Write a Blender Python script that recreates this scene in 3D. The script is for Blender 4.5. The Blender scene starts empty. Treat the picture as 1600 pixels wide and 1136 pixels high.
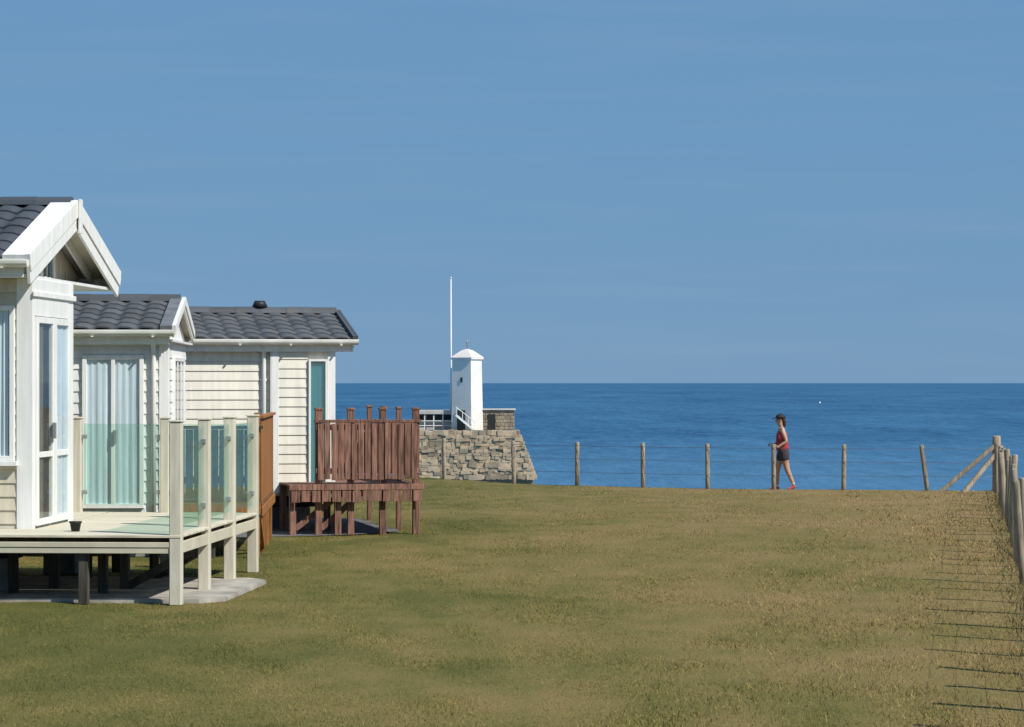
import bpy, bmesh, math, random
import numpy as np
from mathutils import Matrix, Vector, Euler
R = math.radians
rnd = random.Random(7)
S = bpy.context.scene
COL = S.collection

# ---------------------------------------------------------------- camera, sky, sun, exposure
F = 4200.0            # focal length in pixels of a 1600 px wide frame
EYE = 2.35
cd = bpy.data.cameras.new('camera'); cam = bpy.data.objects.new('camera', cd); COL.objects.link(cam)
cd.sensor_fit = 'HORIZONTAL'; cd.sensor_width = 36.0; cd.lens = 36.0 * F / 1600.0
cd.shift_y = 30.0 / 1600.0
cd.clip_start = 0.5; cd.clip_end = 120000
cam.location = (0, 0, EYE); cam.rotation_euler = (R(90), 0, 0)
S.camera = cam

SUN_EL, SUN_AZ = 45.0, 127.0      # azimuth clockwise from +Y (the view direction): right and a little behind
w = bpy.data.worlds.new('World'); S.world = w; w.use_nodes = True
nt = w.node_tree; nd = nt.nodes; lk = nt.links
bg = nd['Background']
sky = nd.new('ShaderNodeTexSky'); sky.sky_type = 'NISHITA'; sky.sun_disc = False
sky.sun_elevation = R(SUN_EL); sky.sun_rotation = R(SUN_AZ)
sky.air_density = 1.0; sky.dust_density = 0.0; sky.ozone_density = 2.0; sky.altitude = 0
tc = nd.new('ShaderNodeTexCoord')
mp = nd.new('ShaderNodeMapping'); mp.inputs['Scale'].default_value = (3, 3, 42)
nz = nd.new('ShaderNodeTexNoise'); nz.inputs['Scale'].default_value = 3.0; nz.inputs['Detail'].default_value = 5
rp = nd.new('ShaderNodeMapRange'); rp.inputs['From Min'].default_value = 0.48; rp.inputs['From Max'].default_value = 0.8
rp.inputs['To Min'].default_value = 0; rp.inputs['To Max'].default_value = 0.13
tint = nd.new('ShaderNodeMix'); tint.data_type = 'RGBA'; tint.blend_type = 'MULTIPLY'; tint.inputs[0].default_value = 1.0
tint.inputs[7].default_value = (0.80, 0.86, 1.0, 1)
cl = nd.new('ShaderNodeMix'); cl.data_type = 'RGBA'; cl.inputs[7].default_value = (2.6, 3.3, 4.2, 1)
lk.new(tc.outputs['Generated'], mp.inputs['Vector']); lk.new(mp.outputs['Vector'], nz.inputs['Vector'])
lk.new(nz.outputs['Fac'], rp.inputs['Value']); lk.new(rp.outputs['Result'], cl.inputs[0])
even = nd.new('ShaderNodeMix'); even.data_type = 'RGBA'; even.inputs[0].default_value = 0.93      # flat blue blended over the sky colour to even out its gradient
even.inputs[7].default_value = (0.98, 2.14, 3.70, 1)
lk.new(sky.outputs['Color'], tint.inputs[6]); lk.new(tint.outputs[2], even.inputs[6]); lk.new(even.outputs[2], cl.inputs[6])
lk.new(cl.outputs[2], bg.inputs['Color']); bg.inputs['Strength'].default_value = 0.10

sl = bpy.data.lights.new('sun', 'SUN'); sl.energy = 4.0; sl.angle = R(0.53); sl.color = (1.0, 0.95, 0.86)
so = bpy.data.objects.new('sun', sl); COL.objects.link(so)
a = R(SUN_AZ); e = R(SUN_EL)
tosun = Vector((math.sin(a) * math.cos(e), math.cos(a) * math.cos(e), math.sin(e)))
so.rotation_euler = tosun.to_track_quat('Z', 'Y').to_euler(); so.location = (40, -20, 40)
S.view_settings.view_transform = 'Standard'; S.view_settings.look = 'None'
S.view_settings.exposure = 0.42; S.view_settings.gamma = 1.0

# ---------------------------------------------------------------- helpers
RM = {}                                   # matrix of each part in the coordinates of its thing
def I4(): return Matrix.Identity(4)
def T(x, y, z): return Matrix.Translation((x, y, z))
def RZ(d): return Matrix.Rotation(R(d), 4, 'Z')
def RX(d): return Matrix.Rotation(R(d), 4, 'X')
def RY(d): return Matrix.Rotation(R(d), 4, 'Y')
def GX(px, Y): return (px - 800.0) * Y / F
def GZ(py, Y): return EYE - (py - 598.0) * Y / F

def put(name, mesh, parent=None, M=None):
    o = bpy.data.objects.new(name, mesh); COL.objects.link(o)
    M = M or I4()
    RM[o.name] = M
    if parent is not None:
        o.parent = parent
        pm = RM.get(parent.name, I4()) if parent.type == 'MESH' and parent.parent is not None else I4()
        if parent.type == 'MESH' and parent.parent is None: pm = RM[parent.name]
        o.matrix_basis = pm.inverted() @ M
    else:
        o.matrix_basis = M
    return o
def tag(o, label=None, cat=None, group=None, kind=None):
    if label: o['label'] = label
    if cat: o['category'] = cat
    if group: o['group'] = group
    if kind: o['kind'] = kind
    return o
def thing(name, label, cat, loc, rz=0.0, group=None):
    o = bpy.data.objects.new(name, None); COL.objects.link(o); o.empty_display_size = 0.2
    o.location = loc; o.rotation_euler = (0, 0, R(rz))
    return tag(o, label, cat, group)
def mesh_from(name, verts, faces, mat=None, smooth=False):
    m = bpy.data.meshes.new(name); m.from_pydata([tuple(v) for v in verts], [], faces); m.update()
    if mat: m.materials.append(mat)
    if smooth:
        for p in m.polygons: p.use_smooth = True
    return m
BOX = {}
def box_mesh(sx, sy, sz, mat, bev=0.004):
    k = (round(sx, 3), round(sy, 3), round(sz, 3), mat.name, bev)
    if k in BOX: return BOX[k]
    bm = bmesh.new(); bmesh.ops.create_cube(bm, size=1)
    bmesh.ops.scale(bm, vec=(sx, sy, sz), verts=bm.verts)
    b = min(bev, min(sx, sy, sz) * 0.3)
    if b > 0.0015: bmesh.ops.bevel(bm, geom=list(bm.edges), offset=b, segments=1, affect='EDGES')
    m = bpy.data.meshes.new('box'); bm.to_mesh(m); bm.free(); m.materials.append(mat)
    BOX[k] = m; return m
def B(name, xr, yr, zr, mat, parent=None, fr=None, bev=0.004, rot=None):
    M = (fr or I4()) @ T((xr[0] + xr[1]) / 2, (yr[0] + yr[1]) / 2, (zr[0] + zr[1]) / 2)
    if rot is not None: M = M @ rot
    return put(name, box_mesh(xr[1] - xr[0], yr[1] - yr[0], zr[1] - zr[0], mat, bev), parent, M)
def bar(name, p, q, wx, wz, mat, parent=None, fr=None, bev=0.004):
    """a square timber from p to q"""
    p = Vector(p); q = Vector(q); d = q - p
    rot = d.to_track_quat('Y', 'Z').to_matrix().to_4x4()
    M = (fr or I4()) @ Matrix.Translation((p + q) / 2) @ rot
    return put(name, box_mesh(wx, d.length, wz, mat, bev), parent, M)
def tube_mesh(pts, rad, mat, n=10, name='tube'):
    bm = bmesh.new(); rings = []
    pts = [Vector(p) for p in pts]
    q = None; pd_ = None
    for i, p in enumerate(pts):
        d = (pts[min(i + 1, len(pts) - 1)] - pts[max(i - 1, 0)]).normalized()
        q = d.to_track_quat('Z', 'X') if q is None else pd_.rotation_difference(d) @ q
        pd_ = d
        r = rad[i] if isinstance(rad, (list, tuple)) else rad
        rings.append([bm.verts.new(p + q @ Vector((r * math.cos(2 * math.pi * k / n), r * math.sin(2 * math.pi * k / n), 0))) for k in range(n)])
    for a_, b_ in zip(rings, rings[1:]):
        for k in range(n): bm.faces.new((a_[k], a_[(k + 1) % n], b_[(k + 1) % n], b_[k]))
    bm.faces.new(rings[0][::-1]); bm.faces.new(rings[-1])
    m = bpy.data.meshes.new(name); bm.to_mesh(m); bm.free(); m.materials.append(mat)
    for p in m.polygons: p.use_smooth = len(p.vertices) == 4
    return m

# ---------------------------------------------------------------- materials
def mat(name, col, rough=0.7, scale=3.0, var=0.15, bump=0.0, bscale=40.0, stretch=(1, 1, 1), col2=None, rand=0.06, spec=0.3, metal=0.0, detail=4):
    m = bpy.data.materials.new(name); m.use_nodes = True
    n = m.node_tree.nodes; l = m.node_tree.links; p = n['Principled BSDF']
    p.inputs['Roughness'].default_value = rough; p.inputs['Specular IOR Level'].default_value = spec; p.inputs['Metallic'].default_value = metal
    g = n.new('ShaderNodeNewGeometry'); mp_ = n.new('ShaderNodeMapping'); mp_.inputs['Scale'].default_value = stretch
    l.new(g.outputs['Position'], mp_.inputs['Vector'])
    t = n.new('ShaderNodeTexNoise'); t.inputs['Scale'].default_value = scale; t.inputs['Detail'].default_value = detail
    l.new(mp_.outputs['Vector'], t.inputs['Vector'])
    r = n.new('ShaderNodeMapRange'); r.inputs['From Min'].default_value = 0.3; r.inputs['From Max'].default_value = 0.7
    l.new(t.outputs['Fac'], r.inputs['Value'])
    mx = n.new('ShaderNodeMix'); mx.data_type = 'RGBA'
    c2 = col2 or tuple(c * (1 - var * 1.6) for c in col)
    c1 = tuple(min(1, c * (1 + var * 0.5)) for c in col)
    mx.inputs[6].default_value = (*c1, 1); mx.inputs[7].default_value = (*c2, 1)
    l.new(r.outputs['Result'], mx.inputs[0])
    oi = n.new('ShaderNodeObjectInfo'); h = n.new('ShaderNodeHueSaturation')
    rr = n.new('ShaderNodeMapRange'); rr.inputs['To Min'].default_value = 1 - rand; rr.inputs['To Max'].default_value = 1 + rand
    l.new(oi.outputs['Random'], rr.inputs['Value']); l.new(rr.outputs['Result'], h.inputs['Value'])
    l.new(mx.outputs[2], h.inputs['Color']); l.new(h.outputs['Color'], p.inputs['Base Color'])
    if bump:
        t2 = n.new('ShaderNodeTexNoise'); t2.inputs['Scale'].default_value = bscale; t2.inputs['Detail'].default_value = 4
        l.new(mp_.outputs['Vector'], t2.inputs['Vector'])
        b = n.new('ShaderNodeBump'); b.inputs['Strength'].default_value = bump; b.inputs['Distance'].default_value = 0.02
        l.new(t2.outputs['Fac'], b.inputs['Height']); l.new(b.outputs['Normal'], p.inputs['Normal'])
    return m
def glass(name, tintc, opac, ior=1.45):
    m = bpy.data.materials.new(name); m.use_nodes = True
    n = m.node_tree.nodes; l = m.node_tree.links; n.remove(n['Principled BSDF'])
    out = n['Material Output']
    tr = n.new('ShaderNodeBsdfTransparent'); tr.inputs['Color'].default_value = (*tintc, 1)
    gl = n.new('ShaderNodeBsdfGlossy'); gl.inputs['Roughness'].default_value = 0.03
    df = n.new('ShaderNodeBsdfDiffuse'); df.inputs['Color'].default_value = (0.5, 0.58, 0.56, 1)
    fr_ = n.new('ShaderNodeFresnel'); fr_.inputs['IOR'].default_value = ior
    m1 = n.new('ShaderNodeMixShader'); m1.inputs[0].default_value = opac
    m2 = n.new('ShaderNodeMixShader')
    l.new(tr.outputs[0], m1.inputs[1]); l.new(df.outputs[0], m1.inputs[2])
    ge = n.new('ShaderNodeNewGeometry'); sb1 = n.new('ShaderNodeMath'); sb1.operation = 'SUBTRACT'; sb1.inputs[0].default_value = 1.0
    ml = n.new('ShaderNodeMath'); ml.operation = 'MULTIPLY'                 # reflect at the outer face only
    l.new(ge.outputs['Backfacing'], sb1.inputs[1]); l.new(fr_.outputs[0], ml.inputs[0]); l.new(sb1.outputs[0], ml.inputs[1])
    l.new(ml.outputs[0], m2.inputs[0]); l.new(m1.outputs[0], m2.inputs[1]); l.new(gl.outputs[0], m2.inputs[2])
    l.new(m2.outputs[0], out.inputs['Surface'])
    return m
WHITE = mat('white_paint', (0.80, 0.80, 0.79), 0.45, 2.5, 0.06, 0.05, 30, (5, 5, 0.5), rand=0.02, col2=(0.69, 0.69, 0.655), detail=6)
WHITEC = mat('white_cladding', (0.76, 0.765, 0.745), 0.55, 2.4, 0.10, 0.06, 50, (4, 4, 0.4), rand=0.03, detail=7)
CREAM = mat('cream_cladding', (0.62, 0.56, 0.44), 0.6, 2.4, 0.12, 0.06, 50, (4, 4, 0.4), rand=0.03, detail=7)
CREAMW = mat('pale_cream_cladding', (0.77, 0.735, 0.64), 0.55, 2.4, 0.10, 0.06, 50, (4, 4, 0.4), rand=0.03, detail=7)
BEIGE = mat('beige_gable_board', (0.50, 0.46, 0.37), 0.65, 3, 0.08, rand=0.02)
SLATE = mat('dark_roof_tile', (0.056, 0.068, 0.086), 0.62, 9, 0.3, 0.25, 60, rand=0.22, col2=(0.085, 0.085, 0.085))
SLATE1 = mat('slate_roof_tile', (0.046, 0.060, 0.080), 0.6, 9, 0.3, 0.25, 60, rand=0.2, col2=(0.06, 0.065, 0.075))
GREYV = mat('grey_verge', (0.17, 0.18, 0.19), 0.6, 5, 0.2)
GUT = mat('gutter_white', (0.80, 0.79, 0.76), 0.35, 2.2, 0.12, rand=0.02, col2=(0.58, 0.59, 0.50), detail=6)
POST = mat('pale_deck_post', (0.60, 0.565, 0.46), 0.6, 4, 0.12, 0.08, 60, (6, 6, 0.6), rand=0.04)
DECK = mat('pale_deck_board', (0.64, 0.59, 0.46), 0.7, 2.5, 0.2, 0.15, 60, (0.4, 8, 1), rand=0.10)
FASC = mat('cream_deck_fascia', (0.56, 0.52, 0.40), 0.6, 3, 0.1, 0.05, 40, rand=0.02)
DARKW = mat('dark_timber', (0.075, 0.068, 0.055), 0.8, 5, 0.4, 0.2, 50, (4, 4, 0.5), rand=0.2)  # plain dark tone for the near deck's joists, legs and braces
GREYW = mat('weathered_timber', (0.36, 0.30, 0.225), 0.85, 6, 0.35, 0.3, 60, (5, 5, 0.5), rand=0.15)
ORANGE = mat('orange_stained_timber', (0.34, 0.145, 0.045), 0.65, 5, 0.35, 0.15, 60, (6, 6, 0.5), rand=0.15)
REDW = mat('red_brown_timber', (0.26, 0.135, 0.098), 0.8, 6, 0.45, 0.2, 60, (6, 6, 0.5), rand=0.22)
DKGRN = mat('dark_green_timber', (0.085, 0.085, 0.065), 0.75, 5, 0.4, 0.2, 60, (6, 6, 0.5), rand=0.22)  # deck front: same timber as the orange side, weathering and weaker sun painted in
BLACK = mat('black_frame', (0.025, 0.028, 0.03), 0.5, 5, 0.2)
INTER = mat('dark_interior', (0.055, 0.05, 0.045), 0.9, 3, 0.3)
CURT = mat('pale_curtain', (0.80, 0.82, 0.86), 0.9, 4, 0.15, 0.1, 25, (8, 8, 0.3), rand=0.03)
CURTB = mat('brown_curtain', (0.22, 0.185, 0.14), 0.9, 4, 0.25, 0.1, 25, (8, 8, 0.3))
BLOCK = mat('concrete_block', (0.26, 0.25, 0.235), 0.9, 8, 0.2, 0.3, 60)
STEEL = mat('chassis_steel', (0.035, 0.035, 0.035), 0.7, 5, 0.3)
GALV = mat('galvanised', (0.45, 0.46, 0.47), 0.4, 5, 0.15, metal=0.6)
WIRE = mat('fence_wire', (0.20, 0.20, 0.195), 0.5, 5, 0.2, metal=0.5)
PANE = glass('window_glass', (0.93, 0.97, 0.98), 0.02)
TEALP = glass('teal_window_glass', (0.45, 0.72, 0.74), 0.12)
BALG = glass('balustrade_glass', (0.82, 0.93, 0.88), 0.06, 1.18)
STONE = mat('pale_rubble_stone', (0.42, 0.305, 0.185), 0.9, 0.9, 0.35, 0.5, 5, rand=0.34, col2=(0.27, 0.22, 0.16))
STONED = mat('dark_wall_core', (0.24, 0.19, 0.13), 0.95, 2, 0.3)
STONEB = mat('brown_hut_stone', (0.30, 0.245, 0.18), 0.9, 1.2, 0.3, 0.5, 5, rand=0.2)
LWHITE = mat('limewashed_tower', (0.74, 0.70, 0.65), 0.7, 0.7, 0.08, 0.1, 5)
ROOFL = mat('pale_roof_fascia', (0.50, 0.48, 0.44), 0.7, 1, 0.15)
# ---------------------------------------------------------------- ground, sea
def edge(X):
    xs = [-200, -30, -6, -2.39, 0.44, 4.25, 9.7, 30, 200]; ys = [78, 74, 69.5, 67, 62, 59.6, 58.5, 58.0, 57.0]
    return float(np.interp(X, xs, ys))
def ground_z(X, Y):
    t = Y - edge(X)
    if t <= 0: return 0.0
    if t < 2.6: return -0.055 * t
    return max(-12.5, -0.143 - (t - 2.6) * 0.85)
def lawn_material():
    m = bpy.data.materials.new('dry_mown_grass'); m.use_nodes = True
    n = m.node_tree.nodes; l = m.node_tree.links; p = n['Principled BSDF']
    p.inputs['Roughness'].default_value = 0.95; p.inputs['Specular IOR Level'].default_value = 0.1
    g = n.new('ShaderNodeNewGeometry')
    def noise(sc, det, st=(1, 1, 1), rough=0.55):
        mp_ = n.new('ShaderNodeMapping'); mp_.inputs['Scale'].default_value = st; l.new(g.outputs['Position'], mp_.inputs['Vector'])
        t = n.new('ShaderNodeTexNoise'); t.inputs['Scale'].default_value = sc; t.inputs['Detail'].default_value = det; t.inputs['Roughness'].default_value = rough
        l.new(mp_.outputs['Vector'], t.inputs['Vector']); return t.outputs['Fac']
    big = noise(0.35, 4, (1, 0.55, 1)); mid = noise(1.6, 5, (1, 0.5, 1)); fine = noise(22, 6, (1, 0.6, 1), 0.7)
    sx = n.new('ShaderNodeSeparateXYZ'); l.new(g.outputs['Position'], sx.inputs[0])
    # the sward is drier along the seaward and fence side: a real difference in the turf
    dry = n.new('ShaderNodeMapRange'); dry.inputs['From Min'].default_value = -4; dry.inputs['From Max'].default_value = 8
    dry.inputs['To Min'].default_value = -0.17; dry.inputs['To Max'].default_value = 0.20; l.new(sx.outputs['X'], dry.inputs['Value'])
    def mth(op, a_, b_):
        q = n.new('ShaderNodeMath'); q.operation = op
        for i, v in enumerate((a_, b_)):
            if isinstance(v, (int, float)): q.inputs[i].default_value = v
            else: l.new(v, q.inputs[i])
        return q.outputs[0]
    s = mth('ADD', mth('ADD', mth('MULTIPLY', big, 0.8), mth('MULTIPLY', mid, 0.55)), mth('ADD', mth('MULTIPLY', fine, 0.65), dry.outputs['Result']))
    cr = n.new('ShaderNodeValToRGB'); l.new(mth('DIVIDE', s, 2.0), cr.inputs['Fac'])
    e_ = cr.color_ramp.elements
    e_[0].position = 0.38; e_[0].color = (0.092, 0.093, 0.026, 1)
    e_[1].position = 0.66; e_[1].color = (0.244, 0.168, 0.078, 1)
    x = e_.new(0.46); x.color = (0.148, 0.126, 0.041, 1)
    x = e_.new(0.55); x.color = (0.196, 0.146, 0.058, 1)
    at = n.new('ShaderNodeAttribute'); at.attribute_name = 'blade'
    hs = n.new('ShaderNodeHueSaturation'); l.new(cr.outputs['Color'], hs.inputs['Color'])
    vv = n.new('ShaderNodeMapRange'); vv.inputs['To Min'].default_value = 1.0; vv.inputs['To Max'].default_value = 2.1
    l.new(at.outputs['Fac'], vv.inputs['Value']); l.new(vv.outputs['Result'], hs.inputs['Value'])
    l.new(hs.outputs['Color'], p.inputs['Base Color'])
    b = n.new('ShaderNodeBump'); b.inputs['Strength'].default_value = 0.5; b.inputs['Distance'].default_value = 0.03
    l.new(noise(35, 6), b.inputs['Height']); l.new(b.outputs['Normal'], p.inputs['Normal'])
    return m
LAWN = lawn_material()
def build_lawn():
    xs = sorted(set([-200, -150, -110, -80, -60, -45] + list(np.arange(-35, 35.1, 0.5)) + [45, 60, 80, 110, 150, 200]))
    ts = [-150, -110, -85] + list(np.arange(-68, -2, 1.0)) + [-2, -1.2, -0.6, -0.25, 0, 0.3, 0.8, 1.4, 2.0, 2.6, 3.2, 4.5, 7, 10, 14, 17.5]
    V = []; Fc = []; r2 = random.Random(3)
    for t in ts:
        for x in xs:
            y = edge(x) + t
            z = ground_z(x, y)
            if -45 < t < 2.7 and abs(x) < 35: z += r2.uniform(-0.009, 0.009)
            V.append((x, y, z))
    W_ = len(xs)
    for j in range(len(ts) - 1):
        for i in range(W_ - 1):
            k = j * W_ + i; Fc.append((k, k + 1, k + 1 + W_, k + W_))
    o = put('lawn', mesh_from('lawn', V, Fc, LAWN, True)); tag(o, kind='structure')
build_lawn()

def sea_material():
    m = bpy.data.materials.new('sea_water'); m.use_nodes = True
    n = m.node_tree.nodes; l = m.node_tree.links; n.remove(n['Principled BSDF']); out = n['Material Output']
    g = n.new('ShaderNodeNewGeometry')
    def noise(sc, det, st):
        mp_ = n.new('ShaderNodeMapping'); mp_.inputs['Scale'].default_value = st; l.new(g.outputs['Position'], mp_.inputs['Vector'])
        t = n.new('ShaderNodeTexNoise'); t.inputs['Scale'].default_value = sc; t.inputs['Detail'].default_value = det; t.inputs['Roughness'].default_value = 0.6
        l.new(mp_.outputs['Vector'], t.inputs['Vector']); return t.outputs['Fac']
    big = noise(0.010, 5, (0.30, 0.10, 1)); wav = noise(0.30, 6, (0.55, 0.16, 1)); chop = noise(1.0, 4, (0.75, 0.11, 1)); far = noise(0.045, 5, (0.6, 0.12, 1))
    av = n.new('ShaderNodeMath'); av.operation = 'MULTIPLY_ADD'; av.inputs[1].default_value = 0.5; h2 = n.new('ShaderNodeMath'); h2.operation = 'MULTIPLY'; h2.inputs[1].default_value = 0.5
    l.new(far, h2.inputs[0]); l.new(wav, av.inputs[0]); l.new(h2.outputs[0], av.inputs[2]); 
    ck = n.new('ShaderNodeMath'); ck.operation = 'SUBTRACT'; ck.inputs[1].default_value = 0.5; l.new(chop, ck.inputs[0])
    ca = n.new('ShaderNodeMath'); ca.operation = 'MULTIPLY_ADD'; ca.inputs[1].default_value = 0.55; l.new(ck.outputs[0], ca.inputs[0]); l.new(av.outputs[0], ca.inputs[2]); wav2 = ca.outputs[0]
    cr = n.new('ShaderNodeValToRGB'); e_ = cr.color_ramp.elements
    e_[0].position = 0.38; e_[0].color = (0.010, 0.050, 0.105, 1); e_[1].position = 0.62; e_[1].color = (0.050, 0.145, 0.250, 1)
    ad = n.new('ShaderNodeMath'); ad.operation = 'MULTIPLY_ADD'; ad.inputs[1].default_value = 0.30
    hf = n.new('ShaderNodeMath'); hf.operation = 'MULTIPLY'; hf.inputs[1].default_value = 0.70; l.new(wav2, hf.inputs[0])
    l.new(big, ad.inputs[0]); l.new(hf.outputs[0], ad.inputs[2]); l.new(ad.outputs[0], cr.inputs['Fac'])
    df = n.new('ShaderNodeBsdfDiffuse'); sp = n.new('ShaderNodeSeparateXYZ'); l.new(g.outputs['Position'], sp.inputs[0])
    sw_ = n.new('ShaderNodeMapRange'); sw_.inputs['From Min'].default_value = 310; sw_.inputs['From Max'].default_value = 650; sw_.inputs['To Min'].default_value = 0.6; sw_.inputs['To Max'].default_value = 0.0
    l.new(sp.outputs['Y'], sw_.inputs['Value'])                       # shallow water over sand close inshore
    shm = n.new('ShaderNodeMix'); shm.data_type = 'RGBA'; shm.inputs[7].default_value = (0.085, 0.20, 0.31, 1)
    l.new(sw_.outputs['Result'], shm.inputs[0]); l.new(cr.outputs['Color'], shm.inputs[6]); l.new(shm.outputs[2], df.inputs['Color'])
    gl = n.new('ShaderNodeBsdfGlossy'); gl.inputs['Roughness'].default_value = 0.32; gl.inputs['Color'].default_value = (0.42, 0.72, 1.0, 1)
    b = n.new('ShaderNodeBump'); b.inputs['Strength'].default_value = 1.0; b.inputs['Distance'].default_value = 1.2
    l.new(wav, b.inputs['Height']); l.new(b.outputs['Normal'], gl.inputs['Normal']); l.new(b.outputs['Normal'], df.inputs['Normal'])
    mx = n.new('ShaderNodeMixShader'); mx.inputs[0].default_value = 0.22
    l.new(df.outputs[0], mx.inputs[1]); l.new(gl.outputs[0], mx.inputs[2]); l.new(mx.outputs[0], out.inputs['Surface'])
    return m
SEA_Z = -10.5
put('sea', mesh_from('sea', [(-60000, 60, SEA_Z), (60000, 60, SEA_Z), (60000, 70000, SEA_Z), (-60000, 70000, SEA_Z)], [(0, 1, 2, 3)], sea_material()))['kind'] = 'structure'

def patch(name, pts, z, mt, seed, jit=0.07, step=0.18):
    """flat bed with a ragged edge"""
    r3 = random.Random(seed); out = []
    for p, q in zip(pts, pts[1:] + pts[:1]):
        p = Vector(p); q = Vector(q); k = max(1, int((q - p).length / step))
        for i in range(k):
            c = p.lerp(q, i / k); out.append((c.x + r3.uniform(-jit, jit), c.y + r3.uniform(-jit, jit), z))
    bm = bmesh.new(); f = bm.faces.new([bm.verts.new(v) for v in out]); bmesh.ops.triangulate(bm, faces=[f])
    if bm.faces[:][0].normal.z < 0: bmesh.ops.reverse_faces(bm, faces=bm.faces[:])
    m = bpy.data.meshes.new(name); bm.to_mesh(m); bm.free(); m.materials.append(mt)
    return tag(put(name, m), kind='structure')
GRAVEL = mat('grey_gravel', (0.17, 0.165, 0.17), 0.95, 30, 0.45, 0.8, 90, rand=0, detail=6, col2=(0.085, 0.082, 0.085))
PAVING = mat('pale_paving', (0.40, 0.37, 0.32), 0.9, 3, 0.3, 0.3, 60, rand=0.08, detail=6)
PINKG = mat('pinkish_grit', (0.25, 0.205, 0.155), 0.95, 20, 0.35, 0.6, 90, rand=0, detail=6)
def dk(u, v):                          # deck frame of the near chalet -> world
    t = math.atan(290 / F); return (-3.547 + u * math.cos(t) + v * math.sin(t), 28.4 - u * math.sin(t) + v * math.cos(t))
GB1 = [dk(-8.3, 0.28), dk(0.20, 0.22), dk(0.44, 0.5), dk(0.46, 3.1), dk(0.2, 3.45), dk(-8.3, 3.6)]
GB2 = [(-11, 40.2), (-4.4, 40.4), (-2.4, 41.4), (-1.75, 42.3), (-2.2, 44.3), (-2.6, 46.2), (-6, 47.5), (-11, 46)]
patch('gravel_bed', GB2, 0.014, GRAVEL, 6)

def prism(name, P, z0, z1, mt):
    k = len(P); V = [(x, y, z0) for x, y in P] + [(x, y, z1) for x, y in P]
    bm = bmesh.new(); vs = [bm.verts.new(v) for v in V]
    bm.faces.new(vs[k:]); 
    for i in range(k): bm.faces.new((vs[i], vs[(i + 1) % k], vs[k + (i + 1) % k], vs[k + i]))
    bmesh.ops.recalc_face_normals(bm, faces=bm.faces[:]); bmesh.ops.bevel(bm, geom=[e_ for e_ in bm.edges if e_.verts[0].co.z > z1 - .001 and e_.verts[1].co.z > z1 - .001], offset=0.012, segments=2, affect='EDGES')
    m = bpy.data.meshes.new(name); bm.to_mesh(m); bm.free(); m.materials.append(mt)
    return tag(put(name, m), kind='structure')
prism('concrete_base', GB1, -0.05, 0.045, PAVING)
def in_poly(x, y, P):
    c = False
    for (x1, y1), (x2, y2) in zip(P, P[1:] + P[:1]):
        if (y1 > y) != (y2 > y) and x < (x2 - x1) * (y - y1) / (y2 - y1) + x1: c = not c
    return c
def blades(name, n, y0, y1, label, hmin, hmax, wid, power, seed, xr=None, mt=LAWN):
    rg = np.random.default_rng(seed)
    u = rg.random(n)
    Y = (y0 ** (1 - power) + u * (y1 ** (1 - power) - y0 ** (1 - power))) ** (1 / (1 - power))
    if xr is None: X = (rg.random(n) * 2 - 1) * (Y * 0.1905 + 1.2 + 5.0 * rg.random(n) ** 1.5)
    else:
        lo, hi = xr(Y); X = hi - rg.random(n) ** 1.9 * (hi - lo)
    E_ = np.interp(X, [-200, -30, -6, -2.39, 0.44, 4.25, 9.7, 30, 200], [78, 74, 69.5, 67, 62, 59.6, 58.5, 58.0, 57.0])
    ok = Y < E_ + 1.5
    for P in (GB1, GB2):
        x = np.zeros(n, bool)
        for (x1, yy1), (x2, yy2) in zip(P, P[1:] + P[:1]):
            if yy1 == yy2: continue
            x ^= ((yy1 > Y) != (yy2 > Y)) & (X < (x2 - x1) * (Y - yy1) / (yy2 - yy1) + x1)
        ok &= ~(x & (rg.random(n) < 0.80))
    X = X[ok]; Y = Y[ok]; E_ = E_[ok]; n = len(X)
    Z = np.where(Y > E_, -0.055 * (Y - E_), 0.0) - 0.006
    h = hmin + (hmax - hmin) * rg.random(n) ** 1.6; w_ = wid * (0.6 + 0.8 * rg.random(n)) * np.clip(Y / 24, 1, 2.4)
    an = rg.random(n) * 2 * np.pi; lean = rg.normal(0, 0.55, (n, 2)) * h[:, None]
    co = np.empty((n, 3, 3), np.float32)
    dx = np.cos(an) * w_ / 2; dy = np.sin(an) * w_ / 2
    co[:, 0] = np.stack([X - dx, Y - dy, Z], 1); co[:, 1] = np.stack([X + dx, Y + dy, Z], 1)
    co[:, 2] = np.stack([X + lean[:, 0], Y + lean[:, 1], Z + h], 1)
    m = bpy.data.meshes.new(name); m.vertices.add(3 * n); m.vertices.foreach_set('co', co.ravel())
    m.loops.add(3 * n); m.loops.foreach_set('vertex_index', np.arange(3 * n, dtype=np.int32))
    m.polygons.add(n); m.polygons.foreach_set('loop_start', np.arange(0, 3 * n, 3, dtype=np.int32))
    m.update(calc_edges=True)
    at = m.attributes.new('blade', 'FLOAT', 'POINT')
    at.data.foreach_set('value', np.repeat((rg.random(n) ** 2).astype(np.float32), 3))
    m.materials.append(mt)
    return tag(put(name, m), label, 'grass', kind='stuff')
blades('lawn_grass', 640000, 16.5, 66, 'short dry mown grass covering the lawn', 0.010, 0.032, 0.0055, 1.7, 11)

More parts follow.
